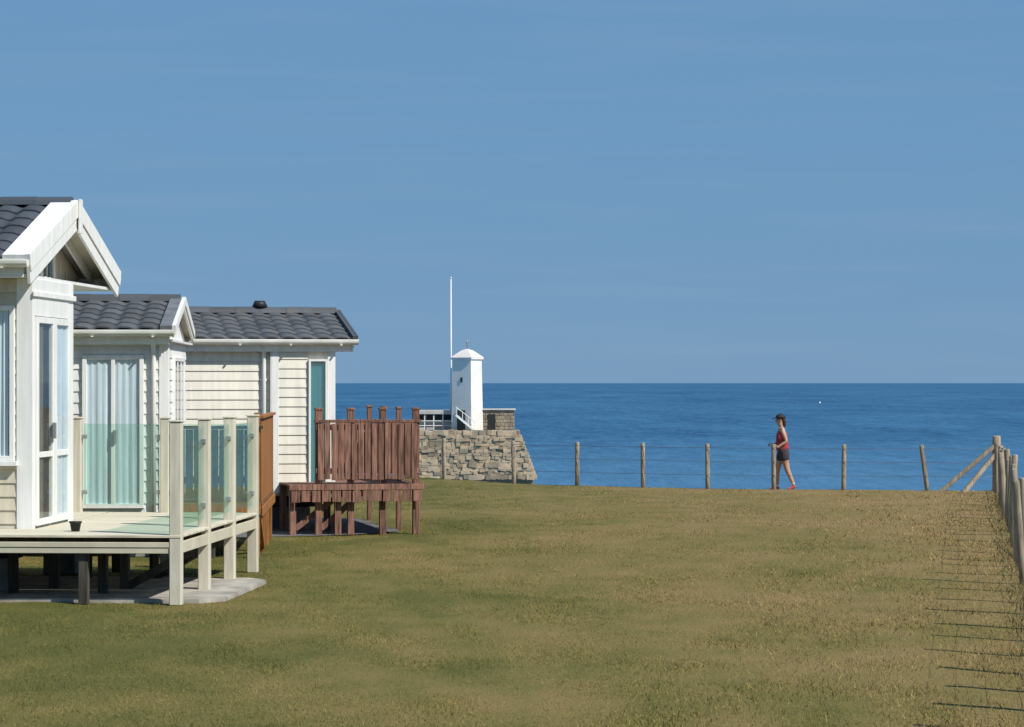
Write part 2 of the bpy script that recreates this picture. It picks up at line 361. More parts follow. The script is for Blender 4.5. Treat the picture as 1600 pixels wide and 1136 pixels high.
# ---------------------------------------------------------------- chalet kit
def wedge_mesh(L, h, t0, t1, mat_):
    k = ('w', round(L, 3), round(h, 3), t0, t1, mat_.name)
    if k in BOX: return BOX[k]
    x = L / 2
    v = [(-x, 0, 0), (x, 0, 0), (x, -t0, 0.004), (-x, -t0, 0.004), (-x, -t0, 0.016), (x, -t0, 0.016), (x, -t1, h), (-x, -t1, h), (x, 0, h), (-x, 0, h)]
    f = [(0, 3, 2, 1), (3, 4, 5, 2), (4, 7, 6, 5), (7, 9, 8, 6), (0, 9, 7, 4), (0, 4, 3), (1, 2, 5), (1, 5, 6, 8)]
    BOX[k] = mesh_from('plank', v, f, mat_); return BOX[k]
def planks(parent, fr, x0, x1, z0, z1, h, mt, openings=()):
    """horizontal cladding boards on the plane y=0 of frame fr, facing -y"""
    z = z0
    while z < z1 - 0.02:
        zt = min(z + h, z1)
        segs = [(x0, x1, z, zt)]
        for (a0, a1, b0, b1) in openings:
            nw = []
            for (s0, s1, c0, c1) in segs:
                if a1 <= s0 or a0 >= s1 or b1 <= c0 or b0 >= c1: nw.append((s0, s1, c0, c1)); continue
                if a0 > s0: nw.append((s0, a0, c0, c1))
                if a1 < s1: nw.append((a1, s1, c0, c1))
                m0, m1 = max(s0, a0), min(s1, a1)
                if b0 > c0 + 0.01: nw.append((m0, m1, c0, b0))
                if b1 < c1 - 0.01: nw.append((m0, m1, b1, c1))
            segs = nw
        for (s0, s1, c0, c1) in segs:
            if s1 - s0 < 0.012 or c1 - c0 < 0.018: continue
            put('plank', wedge_mesh(s1 - s0, c1 - c0, 0.024, 0.010, mt), parent, fr @ T((s0 + s1) / 2, 0, c0))
        z = zt
def curtain_mesh(x0, x1, z0, z1, mt, n=26, amp=0.014):
    V = []; Fc = []
    for i in range(n + 1):
        x = x0 + (x1 - x0) * i / n; y = amp * math.sin(i * 1.9) + amp * 0.5 * math.sin(i * 0.7)
        V += [(x, y, z0), (x + 0.004 * math.sin(i), y * 0.7, z1)]
    for i in range(n): Fc.append((2 * i, 2 * i + 2, 2 * i + 3, 2 * i + 1))
    return mesh_from('curtain', V, Fc, mt, True)
def window(root, fr, x0, x1, z0, z1, mullions=(), transoms=(), name='window', fm=None, pane=None, curtains=(), sill=True, fw=0.055, inner=None):
    fm = fm or WHITE; pane = pane or PANE
    wnd = B(name, (x0, x1), (-0.004, 0.010), (z0, z1), inner or INTER, root, fr, bev=0)
    for (a0, a1, cm) in curtains:
        put('curtain', curtain_mesh(a0, a1, z0 + fw, z1 - fw, cm), wnd, fr @ T(0, -0.022, 0))
    put('pane', box_mesh(x1 - x0 - 2 * fw + 0.01, 0.006, z1 - z0 - 2 * fw + 0.01, pane, 0), wnd, fr @ T((x0 + x1) / 2, -0.046, (z0 + z1) / 2))
    y = (-0.062, -0.006)
    B('frame', (x0, x0 + fw), y, (z0, z1), fm, wnd, fr); B('frame', (x1 - fw, x1), y, (z0, z1), fm, wnd, fr)
    B('frame', (x0 + fw, x1 - fw), y, (z0, z0 + fw), fm, wnd, fr); B('frame', (x0 + fw, x1 - fw), y, (z1 - fw, z1), fm, wnd, fr)
    for m_ in mullions: B('mullion', (m_ - fw * .45, m_ + fw * .45), (-0.058, -0.03), (z0 + fw, z1 - fw), fm, wnd, fr)
    for t_ in transoms: B('transom', (x0 + fw, x1 - fw), (-0.056, -0.034), (t_ - fw * .45, t_ + fw * .45), fm, wnd, fr)
    if sill: B('sill', (x0 - 0.04, x1 + 0.04), (-0.11, -0.003), (z0 - 0.055, z0 - 0.002), fm, wnd, fr)
    return wnd
def tile_mesh(w_, L, mt):
    """one pantile: an S across, lapped down the slope (local +y up the slope, z out of it)"""
    n = 8; V = []; Fc = []
    def prof(t): return 0.017 * math.sin(2 * math.pi * t - 0.6) + 0.006 * math.sin(4 * math.pi * t)
    for i in range(n + 1):
        t = i / n; x = (t - 0.5) * w_
        V += [(x, 0, 0.031 + prof(t)), (x, L, 0.010 + prof(t)), (x, 0, 0.010 + prof(t) * 0.9)]
    for i in range(n):
        k = 3 * i
        Fc += [(k, k + 3, k + 4, k + 1), (k + 2, k + 5, k + 3, k)]
    m = mesh_from('tile', V, Fc, mt)
    for p in m.polygons: p.use_smooth = (p.index % 2 == 0)
    return m
def gutter_mesh(L, mt):
    V = []; Fc = []; n = 8; r = 0.062
    pr = [(-r * math.cos(math.pi * i / n), -r * math.sin(math.pi * i / n) * 1.05) for i in range(n + 1)]
    pr = [(-r, 0.018)] + pr + [(r, 0.018)]
    pin = [(y * 0.93, max(z + 0.005, z * 0.93)) for y, z in pr]
    P = pr + pin[::-1]
    for x in (-L / 2, L / 2):
        V += [(x, y, z) for y, z in P]
    k = len(P)
    for i in range(k): Fc.append((i, (i + 1) % k, k + (i + 1) % k, k + i))
    # stop ends
    h = len(pr)
    Fc.append(tuple(range(h))); Fc.append(tuple(range(k, k + h))[::-1])
    return mesh_from('gutter', V, Fc, mt)
def roof(root, u0, u1, vN, vF, zE, zR, tmat, verge, cap_w, barge_h, tw=0.30, tl=0.37, inner_barge=True, bargemat=None):
    """double pitched tiled roof: ridge along u, near eave at vN, far eave at vF"""
    bargemat = bargemat or verge
    vR = (vN + vF) / 2; half = vR - vN; pit = math.atan2(zR - zE, half); sl_ = math.hypot(half, zR - zE)
    th = 0.05
    V = []; 
    for u in (u0, u1):
        V += [(u, vN, zE), (u, vR, zR), (u, vF, zE), (u, vN, zE - th), (u, vR, zR - th), (u, vF, zE - th)]
    Fc = [(0, 6, 7, 1), (1, 7, 8, 2), (3, 4, 10, 9), (4, 5, 11, 10), (0, 3, 9, 6), (2, 8, 11, 5), (0, 1, 4, 3), (1, 2, 5, 4), (6, 9, 10, 7), (7, 10, 11, 8)]
    rf = put('roof', mesh_from('roof', V, Fc, BEIGE), root)
    rf.data.materials.append(STEEL); rf.data.polygons[0].material_index = 1; rf.data.polygons[1].material_index = 1
    tm = tile_mesh(tw * 1.03, tl + 0.05, tmat)
    fr = T(0, vN, zE + 0.004) @ RX(math.degrees(pit))
    ue = u1 - cap_w
    nr = int(math.ceil((sl_ - 0.03) / tl)); tl2 = (sl_ - 0.02) / nr
    nc = int((ue - u0) / tw)
    for j in range(nr):
        for i in range(nc + 1):
            x = ue - tw * (i + 0.5) + 0.004
            if x - tw / 2 < u0 - 0.2: continue
            put('tile', tm, rf, fr @ T(x + rnd.uniform(-.003, .003), -0.035 + tl2 * j + rnd.uniform(-.004, .004), rnd.uniform(0, .004)) @ RZ(rnd.uniform(-.5, .5)))
    # far slope: same tiles, out of sight from the lawn, as one sheet
    n = nc * 8; Vf = []; Ff = []
    for j in range(nr):
        for i in range(n + 1):
            x = ue - (ue - u0) * i / n; z = 0.022 * math.sin(2 * math.pi * (ue - x) / tw)
            Vf += [(x, tl2 * j, 0.036 + z), (x, tl2 * (j + 1) + 0.03, 0.012 + z)]
        o_ = j * 2 * (n + 1)
        for i in range(n): Ff.append((o_ + 2 * i, o_ + 2 * i + 2, o_ + 2 * i + 3, o_ + 2 * i + 1))
    s_ = put('tile_sheet', mesh_from('tile_sheet', Vf, Ff, tmat), rf, T(u0 + ue, vF, zE + 0.004) @ RZ(180) @ RX(math.degrees(pit))); s_['kind'] = 'stuff'
    # ridge caps
    L = 0.42; k = int((u1 - u0) / L)
    rc = []
    for sgn in (0, 1):
        for i in range(7):
            t = math.pi * (0.06 + 0.88 * i / 6); rr = 0.13 if sgn == 0 else 0.122
            rc.append(((-L / 2, L / 2)[sgn], -rr * math.cos(t), 0.125 * math.sin(t) - 0.02))
    rcm = mesh_from('ridge_tile', rc, [(i, i + 1, i + 8, i + 7) for i in range(6)] + [tuple(range(7))[::-1], tuple(range(7, 14))], tmat)
    for i in range(k + 1):
        u = u1 - 0.03 - L * (i + 0.5)
        if u < u0: break
        put('ridge_tile', rcm, rf, T(u, vR, zR - 0.002 + 0.004 * (i % 2)))
    # verge capping on the slope and barge boards on the gable end
    for side in (-1, 1):
        e0 = Vector((0, vN if side < 0 else vF, zE)); e1 = Vector((0, vR, zR))
        d = (e1 - e0); dn = d.normalized(); nrm = Vector((0, -dn.z, dn.y)) if side < 0 else Vector((0, dn.z, -dn.y))
        if nrm.z < 0: nrm = -nrm
        s0 = e0 - dn * 0.05; s1 = e1 + dn * 0.0
        uu = u1 - cap_w / 2
        def quad(name, ua, ub, top, bot, m_):
            a_ = s0 + nrm * top; b_ = s1 + nrm * top; c_ = s1 + nrm * bot - Vector((0, 0, 0)); d_ = s0 + nrm * bot
            vv = [(ua, *a_.yz), (ua, *b_.yz), (ua, *c_.yz), (ua, *d_.yz), (ub, *a_.yz), (ub, *b_.yz), (ub, *c_.yz), (ub, *d_.yz)]
            ff = [(0, 1, 2, 3), (7, 6, 5, 4), (0, 4, 5, 1), (1, 5, 6, 2), (2, 6, 7, 3), (3, 7, 4, 0)]
            return put(name, mesh_from(name, vv, ff, m_), rf)
        quad('verge_cap', ue, u1 - 0.003, 0.062, -0.004, verge)
        quad('barge_board', u1, u1 + 0.032, 0.066, -barge_h, bargemat)
        if inner_barge: quad('barge_moulding', u1 + 0.034, u1 + 0.05, 0.066, -barge_h * 0.45, bargemat)
        if inner_barge: quad('soffit_board', u1 - 0.30, u1 - 0.27, -th - 0.003, -barge_h * 0.62, bargemat)
    # fascia, gutter with brackets
    for side in (-1, 1):
        y = vN if side < 0 else vF
        B('fascia', (u0, u1 - 0.04), (y - 0.012, y + 0.012) if side < 0 else (y - 0.012, y + 0.012), (zE - 0.20, zE - th - 0.004), WHITE, rf)
        g_ = put('gutter', gutter_mesh(u1 + 0.03 - u0, GUT), rf, T((u0 + u1 + 0.03) / 2, y + side * 0.085, zE - 0.03))
        u = u1 - 0.25
        while u > u0:
            B('gutter_bracket', (u - 0.018, u + 0.018), (y + side * 0.085 - 0.074, y + side * 0.085 + 0.074), (zE - 0.106, zE - 0.09), GUT, rf)
            u -= 0.8
    return rf, pit
def piers(root, us, vs, z):
    for u in us:
        for v in vs:
            p = B('pier', (u - 0.2, u + 0.2), (v - 0.1, v + 0.1), (0, z), BLOCK, root, bev=0.01)
def downpipe(root, u, v, z0, z1, mt=None):
    d = put('downpipe', tube_mesh([(u, v - 0.15, z1), (u, v - 0.14, z1 - 0.06), (u, v - 0.07, z1 - 0.2), (u, v - 0.06, z1 - 0.34), (u, v - 0.06, z0)], 0.034, mt or WHITE), root)
    for z in (z1 - 0.6, z1 - 1.5): B('pipe_clip', (u - 0.05, u + 0.05), (v - 0.06, v - 0.027), (z, z + 0.03), WHITE, d)
    return d
FRONT = I4()
def RIGHT(u=0.0, v=0.0): return T(u, v, 0) @ RZ(90)          # local x runs away along v, faces +u

# ---------------------------------------------------------------- chalet 1 (near, left edge)
A1 = -math.degrees(math.atan(290 / F))
c1 = thing('chalet', 'near cream chalet with white gable boards and slate roof, cut by left edge', 'chalet', (-5.30, 29.6, 0), A1, 'chalets in a row')
L1 = 8.0; D1 = 3.9; FL = 0.74; EV = 3.70
core = B('wall', (-L1, -1.5), (0.0, D1), (FL - 0.12, 3.50), CREAM, c1, bev=0)
core2 = B('wall', (-1.498, 0.0), (0.0, 1.87), (FL - 0.12, 3.50), WHITEC, c1, bev=0)
OPF = [(-2.35, -0.17, 1.49, 3.20), (-6.2, -4.4, 1.49, 3.0)]
planks(core2, T(0, -0.001, 0), -L1, -0.15, FL - 0.10, 3.50, 0.15, CREAM, OPF)
window(c1, T(0, -0.002, 0), -2.35, -0.17, 1.49, 3.20, mullions=(-1.26,), curtains=((-2.25, -1.75, CURTB), (-0.62, -0.24, CURT)))
window(c1, T(0, -0.002, 0), -6.2, -4.4, 1.49, 3.0, mullions=(-5.3,))
B('corner_trim', (-0.15, 0.03), (-0.034, -0.002), (FL - 0.1, 3.5), WHITE, c1)
FRr = RIGHT(0.001, 0)
B('corner_trim', (-0.032, 0.06), (-0.034, -0.002), (FL - 0.1, 3.5), WHITE, c1, FRr)
d1 = window(c1, FRr, 0.07, 0.86, FL + 0.03, 3.08, transoms=(1.55,), name='patio_door', curtains=((0.14, 0.42, CURTB),), sill=False, fw=0.07)
B('handle', (0.74, 0.78), (-0.10, -0.06), (1.72, 1.90), GALV, d1, FRr)
d2 = window(c1, FRr, 0.90, 1.62, FL + 0.03, 3.08, transoms=(1.55,), name='patio_door', curtains=((0.96, 1.56, CURT),), sill=False, fw=0.075)
B('wall_panel', (1.63, 1.90), (-0.030, -0.002), (FL - 0.1, 3.5), WHITE, c1, FRr)
B('lintel', (0.061, 1.629), (-0.036, -0.002), (3.09, 3.5), WHITE, c1, FRr)
B('ledger_moulding', (-0.06, 1.92), (-0.060, -0.037), (3.30, 3.36), WHITE, c1, FRr)
# porch on the far front corner
planks(core, RIGHT(-1.499, 0), 1.87, D1, FL, 3.5, 0.15, WHITEC, [(2.4, 3.3, FL, 2.9)])
window(c1, RIGHT(-1.498, 0), 2.4, 3.3, FL + 0.01, 2.9, name='porch_door', sill=False, curtains=((2.5, 3.2, CURT),))
B('porch_floor', (-1.49, -0.02), (1.88, D1 + 0.1), (FL - 0.12, FL), DECK, c1)
B('soffit', (-L1, 0.02), (-0.27, D1 + 0.27), (3.502, 3.535), WHITE, c1, bev=0)
rf1, p1 = roof(c1, -L1 - 0.2, 0.035, -0.30, D1 + 0.30, EV, 4.43, SLATE1, WHITE, 0.26, 0.27, tw=0.30, tl=0.36)
def gable(root, u, v0, v1, z0, zE, zR, th, mt, name='gable_wall'):
    vm = (v0 + v1) / 2
    V = []
    for x in (u, u + th): V += [(x, v0, z0), (x, v1, z0), (x, v1, zE), (x, vm, zR), (x, v0, zE)]
    return put(name, mesh_from(name, V, [(4, 3, 2, 1, 0), (5, 6, 7, 8, 9), (0, 1, 6, 5), (1, 2, 7, 6), (2, 3, 8, 7), (3, 4, 9, 8), (4, 0, 5, 9)], mt), root)
g1 = gable(c1, -0.42, -0.05, D1 + 0.05, 3.536, 3.66, 4.31, 0.03, BEIGE)
vm = D1 / 2
for i in range(-5, 6):      # upright boards of the gable
    v = vm + i * 0.33; top = 4.29 - abs(i * 0.33) * 0.36 - 0.10
    if top > 3.62: B('batten', (-0.389, -0.372), (v - 0.02, v + 0.02), (3.537, top), BEIGE, g1)
for (a_, b_) in ((-0.62, -0.06), (0.06, 0.62)):
    gw = B('gable_window', (-0.389, -0.383), (vm + a_, vm + b_), (3.60, 3.86), TEALP, c1, bev=0)
    for zz in (3.575, 3.86): B('frame', (-0.395, -0.352), (vm + a_ - 0.03, vm + b_ + 0.03), (zz, zz + 0.03), WHITE, gw)
    for yy in (a_ - 0.03, b_): B('frame', (-0.394, -0.353), (vm + yy, vm + yy + 0.03), (3.606, 3.859), WHITE, gw)
B('finial', (0.088, 0.12), (vm - 0.05, vm + 0.05), (4.10, 4.50), WHITE, c1)
lamp = B('wall_lamp', (-0.37, -0.27), (vm - 0.09, vm + 0.09), (3.94, 4.04), BLACK, c1)
B('shade', (-0.37, -0.22), (vm - 0.13, vm + 0.13), (3.905, 3.938), BLACK, lamp)
for u in (-0.2, -2.4, -4.8): B('chassis_beam', (u - 2.1, u), (0.3, 0.42), (0.40, 0.60), STEEL, c1)
piers(c1, (-0.5, -2.6, -4.7, -6.8), (0.3, 3.5), 0.40)
B('chassis_axle', (-4.2, -4.0), (0.3, 3.5), (0.38, 0.5), STEEL, c1)
for v in (0.35, 3.4):
    put('wheel', tube_mesh([(-3.6, v, 0.30), (-3.6, v + 0.18, 0.30)], 0.29, BLACK, 20), c1)
# ---------------------------------------------------------------- chalet 2 (middle)
c2 = thing('chalet', 'low white middle chalet, grey verge and glazed doors, half hidden by the cream chalet', 'chalet', (-4.625, 36.0, 0), 2.93, 'chalets in a row')
L2 = 8.0; D2 = 3.4; F2 = 0.66
k2 = B('wall', (-L2, 0), (0, D2), (F2 - 0.1, 2.90), WHITEC, c2, bev=0)
O2 = [(-1.12, -0.30, F2, 2.72), (-2.5, -1.35, 1.4, 2.6), (-5.6, -4.4, 1.4, 2.6)]
planks(k2, T(0, -0.001, 0), -L2, -0.10, F2 - 0.08, 2.90, 0.15, WHITEC, O2)
planks(k2, RIGHT(0.001, 0), 0.08, D2, F2 - 0.08, 2.90, 0.15, WHITEC, [(0.7, 2.6, F2, 2.7)])
pd = window(c2, T(0, -0.002, 0), -1.12, -0.30, F2 + 0.01, 2.72, mullions=(-0.71,), name='patio_door', curtains=((-1.06, -0.36, CURT),), sill=False, fw=0.06)
B('handle', (-0.70, -0.66), (-0.10, -0.06), (1.55, 1.72), GALV, pd)
window(c2, T(0, -0.002, 0), -2.5, -1.35, 1.4, 2.6, mullions=(-1.92,), curtains=((-2.4, -2.1, CURT), (-1.7, -1.4, CURT)))
window(c2, T(0, -0.002, 0), -5.6, -4.4, 1.4, 2.6, mullions=(-5.0,))
window(c2, RIGHT(0.002, 0), 0.7, 2.6, F2 + 0.02, 2.7, mullions=(1.33, 1.97), name='patio_door', curtains=((0.78, 1.1, CURT), (2.2, 2.55, CURT)), sill=False)
B('corner_trim', (-0.10, 0.03), (-0.034, -0.002), (F2 - 0.08, 2.9), WHITE, c2)
B('corner_trim', (-0.032, 0.08), (-0.034, -0.002), (F2 - 0.08, 2.9), WHITE, c2, RIGHT(0.001, 0))
B('soffit', (-L2, 0.10), (-0.12, D2 + 0.23), (2.902, 2.93), WHITE, c2, bev=0)
rf2, p2 = roof(c2, -L2 - 0.14, 0.085, -0.14, D2 + 0.25, 3.06, 3.49, SLATE, GREYV, 0.16, 0.10, tw=0.29, tl=0.36, bargemat=WHITE)
g2 = gable(c2, -0.02, 0.0, D2, 2.931, 2.985, 3.38, 0.02, WHITEC)
downpipe(c2, -0.17, 0, 0.4, 2.98)
piers(c2, (-0.4, -2.8, -5.2, -7.6), (0.3, 3.0), 0.36)
for v in (0.35, 2.95): B('chassis_beam', (-L2 + 0.1, -0.1), (v - 0.05, v + 0.05), (0.36, 0.55), STEEL, c2)
# ---------------------------------------------------------------- chalet 3 (farthest)
A3 = 11.97
c3 = thing('chalet', 'farthest pale cream clad chalet with small vent on its dark tiled roof', 'chalet', (-2.874, 42.8, 0), A3, 'chalets in a row')
L3 = 7.0; D3 = 3.4; F3 = 0.66
k3 = B('wall', (-L3, -0.03), (-0.11, D3), (F3 - 0.1, 2.90), CREAMW, c3, bev=0)
kb = B('wall', (-0.97, 0.0), (-0.19, -0.112), (F3 - 0.06, 2.90), CREAMW, c3, bev=0)
O3_unused = [(-2.95, -2.0, 1.35, 2.6), (-5.4, -4.2, 1.35, 2.6)]
planks(k3, T(0, -0.111, 0), -L3, -1.01, F3 - 0.08, 2.90, 0.15, CREAMW)
planks(kb, T(0, -0.191, 0), -0.93, -0.41, F3 - 0.04, 2.90, 0.15, CREAMW)
B('corner_trim', (-0.985, -0.87), (-0.226, -0.216), (F3 - 0.06, 2.9), WHITE, c3)
B('corner_trim', (-1.005, -0.987), (-0.226, -0.113), (F3 - 0.06, 2.9), WHITE, c3)
window(c3, T(0, -0.192, 0), -0.40, -0.10, F3 + 0.05, 2.72, name='side_light', pane=TEALP, sill=False, fw=0.035, inner=CURT)
B('corner_trim', (-0.095, 0.03), (-0.226, -0.192), (F3 - 0.06, 2.9), WHITE, c3)
planks(k3, RIGHT(-0.029, 0), -0.10, D3, F3 - 0.08, 2.9, 0.15, CREAMW, [(0.8, 2.4, F3, 2.7)])
window(c3, RIGHT(-0.028, 0), 0.8, 2.4, F3 + 0.02, 2.7, mullions=(1.6,), name='patio_door', sill=False, curtains=((0.9, 1.2, CURT),))
B('soffit', (-L3, 0.33), (-0.23, D3 + 0.23), (2.902, 2.93), WHITE, c3, bev=0)
rf3, p3 = roof(c3, -L3 - 0.14, 0.35, -0.25, D3 + 0.25, 3.04, 3.495, SLATE, SLATE, 0.05, 0.07, tw=0.28, tl=0.36, inner_barge=False)
gable(c3, -0.05, -0.1, D3, 2.931, 3.0, 3.37, 0.02, CREAMW)
vp = put('roof_vent', tube_mesh([(-0.945, 1.72, 3.47), (-0.945, 1.72, 3.59), (-0.945, 1.72, 3.591), (-0.945, 1.72, 3.70)], [0.09, 0.09, 0.135, 0.085], BLACK, 14), c3)
downpipe(c3, -1.10, -0.11, 0.4, 2.98)
piers(c3, (-0.5, -2.6, -4.7, -6.6), (0.4, 3.0), 0.36)
for v in (0.45, 2.95): B('chassis_beam', (-L3 + 0.1, -0.1), (v - 0.05, v + 0.05), (0.36, 0.55), STEEL, c3)
# ---------------------------------------------------------------- deck 1: pale deck with glass balustrade
k1 = thing('raised_deck', 'pale raised deck with cream posts and clear glass panels, in front of cream chalet', 'deck', (-3.547, 28.4, 0), A1, 'raised decks')
ZD = 0.74
UL = -8.2
def deck_boards(root, u0, u1, v0, v1, z, mt, bw=0.142, gap=0.006, th=0.028):
    v = v0
    while v < v1 - 0.02:
        B('deck_board', (u0, u1), (v, min(v + bw - gap, v1)), (z - th, z), mt, root, bev=0.003); v += bw
deck_boards(k1, UL, 0.06, -0.07, 1.04, ZD, DECK)
deck_boards(k1, -1.80, 0.06, 1.066, 4.96, ZD, DECK)
deck_boards(k1, -3.28, -1.81, 4.98, 5.02, ZD, DECK, bw=0.04)
PV = [0.0, 1.63, 3.26, 4.90]
for v in PV:
    p = B('post', (-0.064, 0.064), (v - 0.064, v + 0.064), (0, 1.93), POST, k1, bev=0.008)
    B('post_cap', (-0.074, 0.074), (v - 0.074, v + 0.074), (1.931, 1.957), POST, p, bev=0.008)
for u in (-1.1, -2.2):
    p = B('post', (u - 0.055, u + 0.055), (4.90 - 0.055, 4.90 + 0.055), (0, 1.90), POST, k1, bev=0.008)
    B('post_cap', (u - 0.065, u + 0.065), (4.835, 4.965), (1.901, 1.925), POST, p, bev=0.008)
def glass_panel(root, p, q, z0, z1):
    g_ = bar('glass_panel', (*p, (z0 + z1) / 2), (*q, (z0 + z1) / 2), 0.012, z1 - z0, BALG, root, bev=0)
    p = Vector((*p, 0)); q = Vector((*q, 0)); d = (q - p).normalized()
    for z in (z0 + 0.16, z1 - 0.16):
        for c in (p + d * 0.005, q - d * 0.005):
            B('clamp', (c.x - 0.03, c.x + 0.03), (c.y - 0.03, c.y + 0.03), (z - 0.025, z + 0.025), GALV, g_)
for a_, b_ in zip(PV, PV[1:]): glass_panel(k1, (0, a_ + 0.085), (0, b_ - 0.085), ZD + 0.09, 1.86)
glass_panel(k1, (-0.085, 4.9), (-1.02, 4.9), ZD + 0.09, 1.84); glass_panel(k1, (-1.18, 4.9), (-2.12, 4.9), ZD + 0.09, 1.84)
# fascias, joists, legs
B('fascia', (UL, -0.068), (-0.05, -0.015), (0.545, 0.605), FASC, k1); B('fascia', (UL, -0.068), (-0.058, -0.02), (0.609, 0.665), FASC, k1)
B('fascia', (0.015, 0.05), (0.068, 4.95), (0.545, 0.665), FASC, k1)
B('fascia', (-1.80, -0.068), (4.93, 4.965), (0.545, 0.665), FASC, k1)
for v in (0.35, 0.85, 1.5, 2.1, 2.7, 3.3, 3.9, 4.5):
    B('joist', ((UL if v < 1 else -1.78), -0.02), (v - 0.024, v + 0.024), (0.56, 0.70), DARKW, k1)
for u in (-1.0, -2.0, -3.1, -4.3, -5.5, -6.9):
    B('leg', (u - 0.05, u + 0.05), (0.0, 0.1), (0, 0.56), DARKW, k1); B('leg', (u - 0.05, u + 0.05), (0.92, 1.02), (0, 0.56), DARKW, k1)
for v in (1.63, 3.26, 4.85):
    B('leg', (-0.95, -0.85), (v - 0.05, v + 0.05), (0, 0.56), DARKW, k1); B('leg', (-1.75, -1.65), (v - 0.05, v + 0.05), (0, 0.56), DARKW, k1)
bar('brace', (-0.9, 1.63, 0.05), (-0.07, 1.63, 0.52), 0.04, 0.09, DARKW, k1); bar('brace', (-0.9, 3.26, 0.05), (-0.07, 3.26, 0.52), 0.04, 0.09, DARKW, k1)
tag(put('flower_pot', tube_mesh([(0, 0, 0), (0, 0, 0.09), (0, 0, 0.091), (0, 0, 0.11)], [0.045, 0.062, 0.07, 0.07], BLACK, 16), None, Matrix.Translation((GX(118, 29.1), 29.1, ZD + 0.001))),
    'tiny dark pot standing near the front of pale deck', 'pot')
# ---------------------------------------------------------------- deck 2: close boarded, orange side
k2d = thing('raised_deck', 'deck of middle chalet with dark boarded front and orange boarded side', 'deck', (GX(404, 36.0), 36.0, 0), 2.93, 'raised decks')
def pickets(root, p, q, z0, z1, w_, gap, th, mt, name='picket', jit=0.012, pointed=False):
    p = Vector((*p, 0)); q = Vector((*q, 0)); d = (q - p); L = d.length; d.normalize(); ang = math.degrees(math.atan2(d.y, d.x))
    n = int(L / (w_ + gap)); st = L / n
    for i in range(n):
        c = p + d * (st * (i + 0.5)); zt = z1 + rnd.uniform(-jit, jit)
        if pointed:
            hw = w_ / 2
            V = []
            for y in (-th / 2, th / 2): V += [(-hw, y, z0), (hw, y, z0), (hw, y, z1 - 0.05), (0.35 * hw, y, z1), (-0.35 * hw, y, z1), (-hw, y, z1 - 0.05)]
            key = ('pk', round(w_, 3), z0, z1, mt.name)
            if key not in BOX:
                BOX[key] = mesh_from('picket', V, [(0, 1, 2, 3, 4, 5), (11, 10, 9, 8, 7, 6)] + [(i_, 6 + i_, 6 + (i_ + 1) % 6, (i_ + 1) % 6) for i_ in range(6)], mt)
            put(name, BOX[key], root, Matrix.Translation((c.x, c.y, zt - z1)) @ RZ(ang) @ RY(rnd.uniform(-.6, .6)))
        else:
            put(name, box_mesh(w_, th, z1 - z0, mt, 0.004), root, Matrix.Translation((c.x, c.y, (z0 + z1) / 2 + zt - z1)) @ RZ(ang) @ RY(rnd.uniform(-.4, .4)))
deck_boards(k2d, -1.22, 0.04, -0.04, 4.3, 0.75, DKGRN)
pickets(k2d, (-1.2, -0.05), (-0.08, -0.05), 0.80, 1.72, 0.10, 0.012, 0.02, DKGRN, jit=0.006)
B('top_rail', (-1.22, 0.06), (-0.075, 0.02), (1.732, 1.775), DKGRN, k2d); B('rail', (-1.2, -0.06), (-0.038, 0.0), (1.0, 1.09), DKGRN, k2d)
pickets(k2d, (0.03, 0.08), (0.03, 4.2), 0.70, 1.86, 0.10, 0.01, 0.02, ORANGE, jit=0.006)
B('top_rail', (-0.02, 0.075), (0.06, 4.25), (1.872, 1.91), ORANGE, k2d)
for v in (0.0, 1.45, 2.9, 4.25):
    B('post', (-0.06, 0.018), (v - 0.04, v + 0.04), (0, 1.80 if v > 0 else 1.95), ORANGE, k2d)
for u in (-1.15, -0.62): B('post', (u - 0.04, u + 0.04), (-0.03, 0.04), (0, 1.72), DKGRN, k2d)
B('fascia', (-1.22, 0.03), (-0.068, -0.042), (0.58, 0.745), ORANGE, k2d); B('fascia', (0.042, 0.066), (-0.04, 4.3), (0.56, 0.695), ORANGE, k2d)
bar('brace', (0.0, 1.5, 0.05), (0.0, 0.1, 0.6), 0.05, 0.08, ORANGE, k2d); bar('brace', (-0.9, 0.02, 0.05), (-0.1, 0.02, 0.55), 0.05, 0.08, ORANGE, k2d)
# ---------------------------------------------------------------- deck 3: red-brown picket deck
k3d = thing('raised_deck', 'red-brown deck with dense picket railing at farthest pale cream chalet', 'deck', (GX(654, 41.6), 41.6, 0), A3, 'raised decks')
deck_boards(k3d, -2.0, 0.05, -0.05, 1.40, 0.78, REDW); deck_boards(k3d, -1.08, 0.05, 1.41, 4.6, 0.78, REDW)
B('edge_board', (-2.02, 0.07), (-0.085, -0.055), (0.70, 0.79), REDW, k3d); B('edge_board', (0.055, 0.085), (-0.05, 4.6), (0.70, 0.79), REDW, k3d)
pickets(k3d, (-2.0, -0.068), (0.05, -0.068), 0.52, 0.695, 0.135, 0.016, 0.02, REDW, name='skirt_board', jit=0.012)
pickets(k3d, (-1.58, -0.03), (-0.02, -0.03), 0.86, 1.73, 0.088, 0.016, 0.02, REDW)
for z in (0.95, 1.62): B('rail', (-1.6, 0.0), (-0.018, 0.025), (z, z + 0.085), REDW, k3d)
B('top_rail', (-1.62, 0.04), (-0.04, 0.06), (1.735, 1.78), REDW, k3d)
for u in (-1.55, -1.05, -0.55, -0.03):
    p = B('post', (u - 0.05, u + 0.05), (0.03, 0.13), (0, 1.93), REDW, k3d)
    B('post_cap', (u - 0.062, u + 0.062), (0.018, 0.142), (1.931, 1.965), REDW, p)
pickets(k3d, (0.03, 0.15), (0.03, 4.5), 0.86, 1.73, 0.088, 0.016, 0.02, REDW)
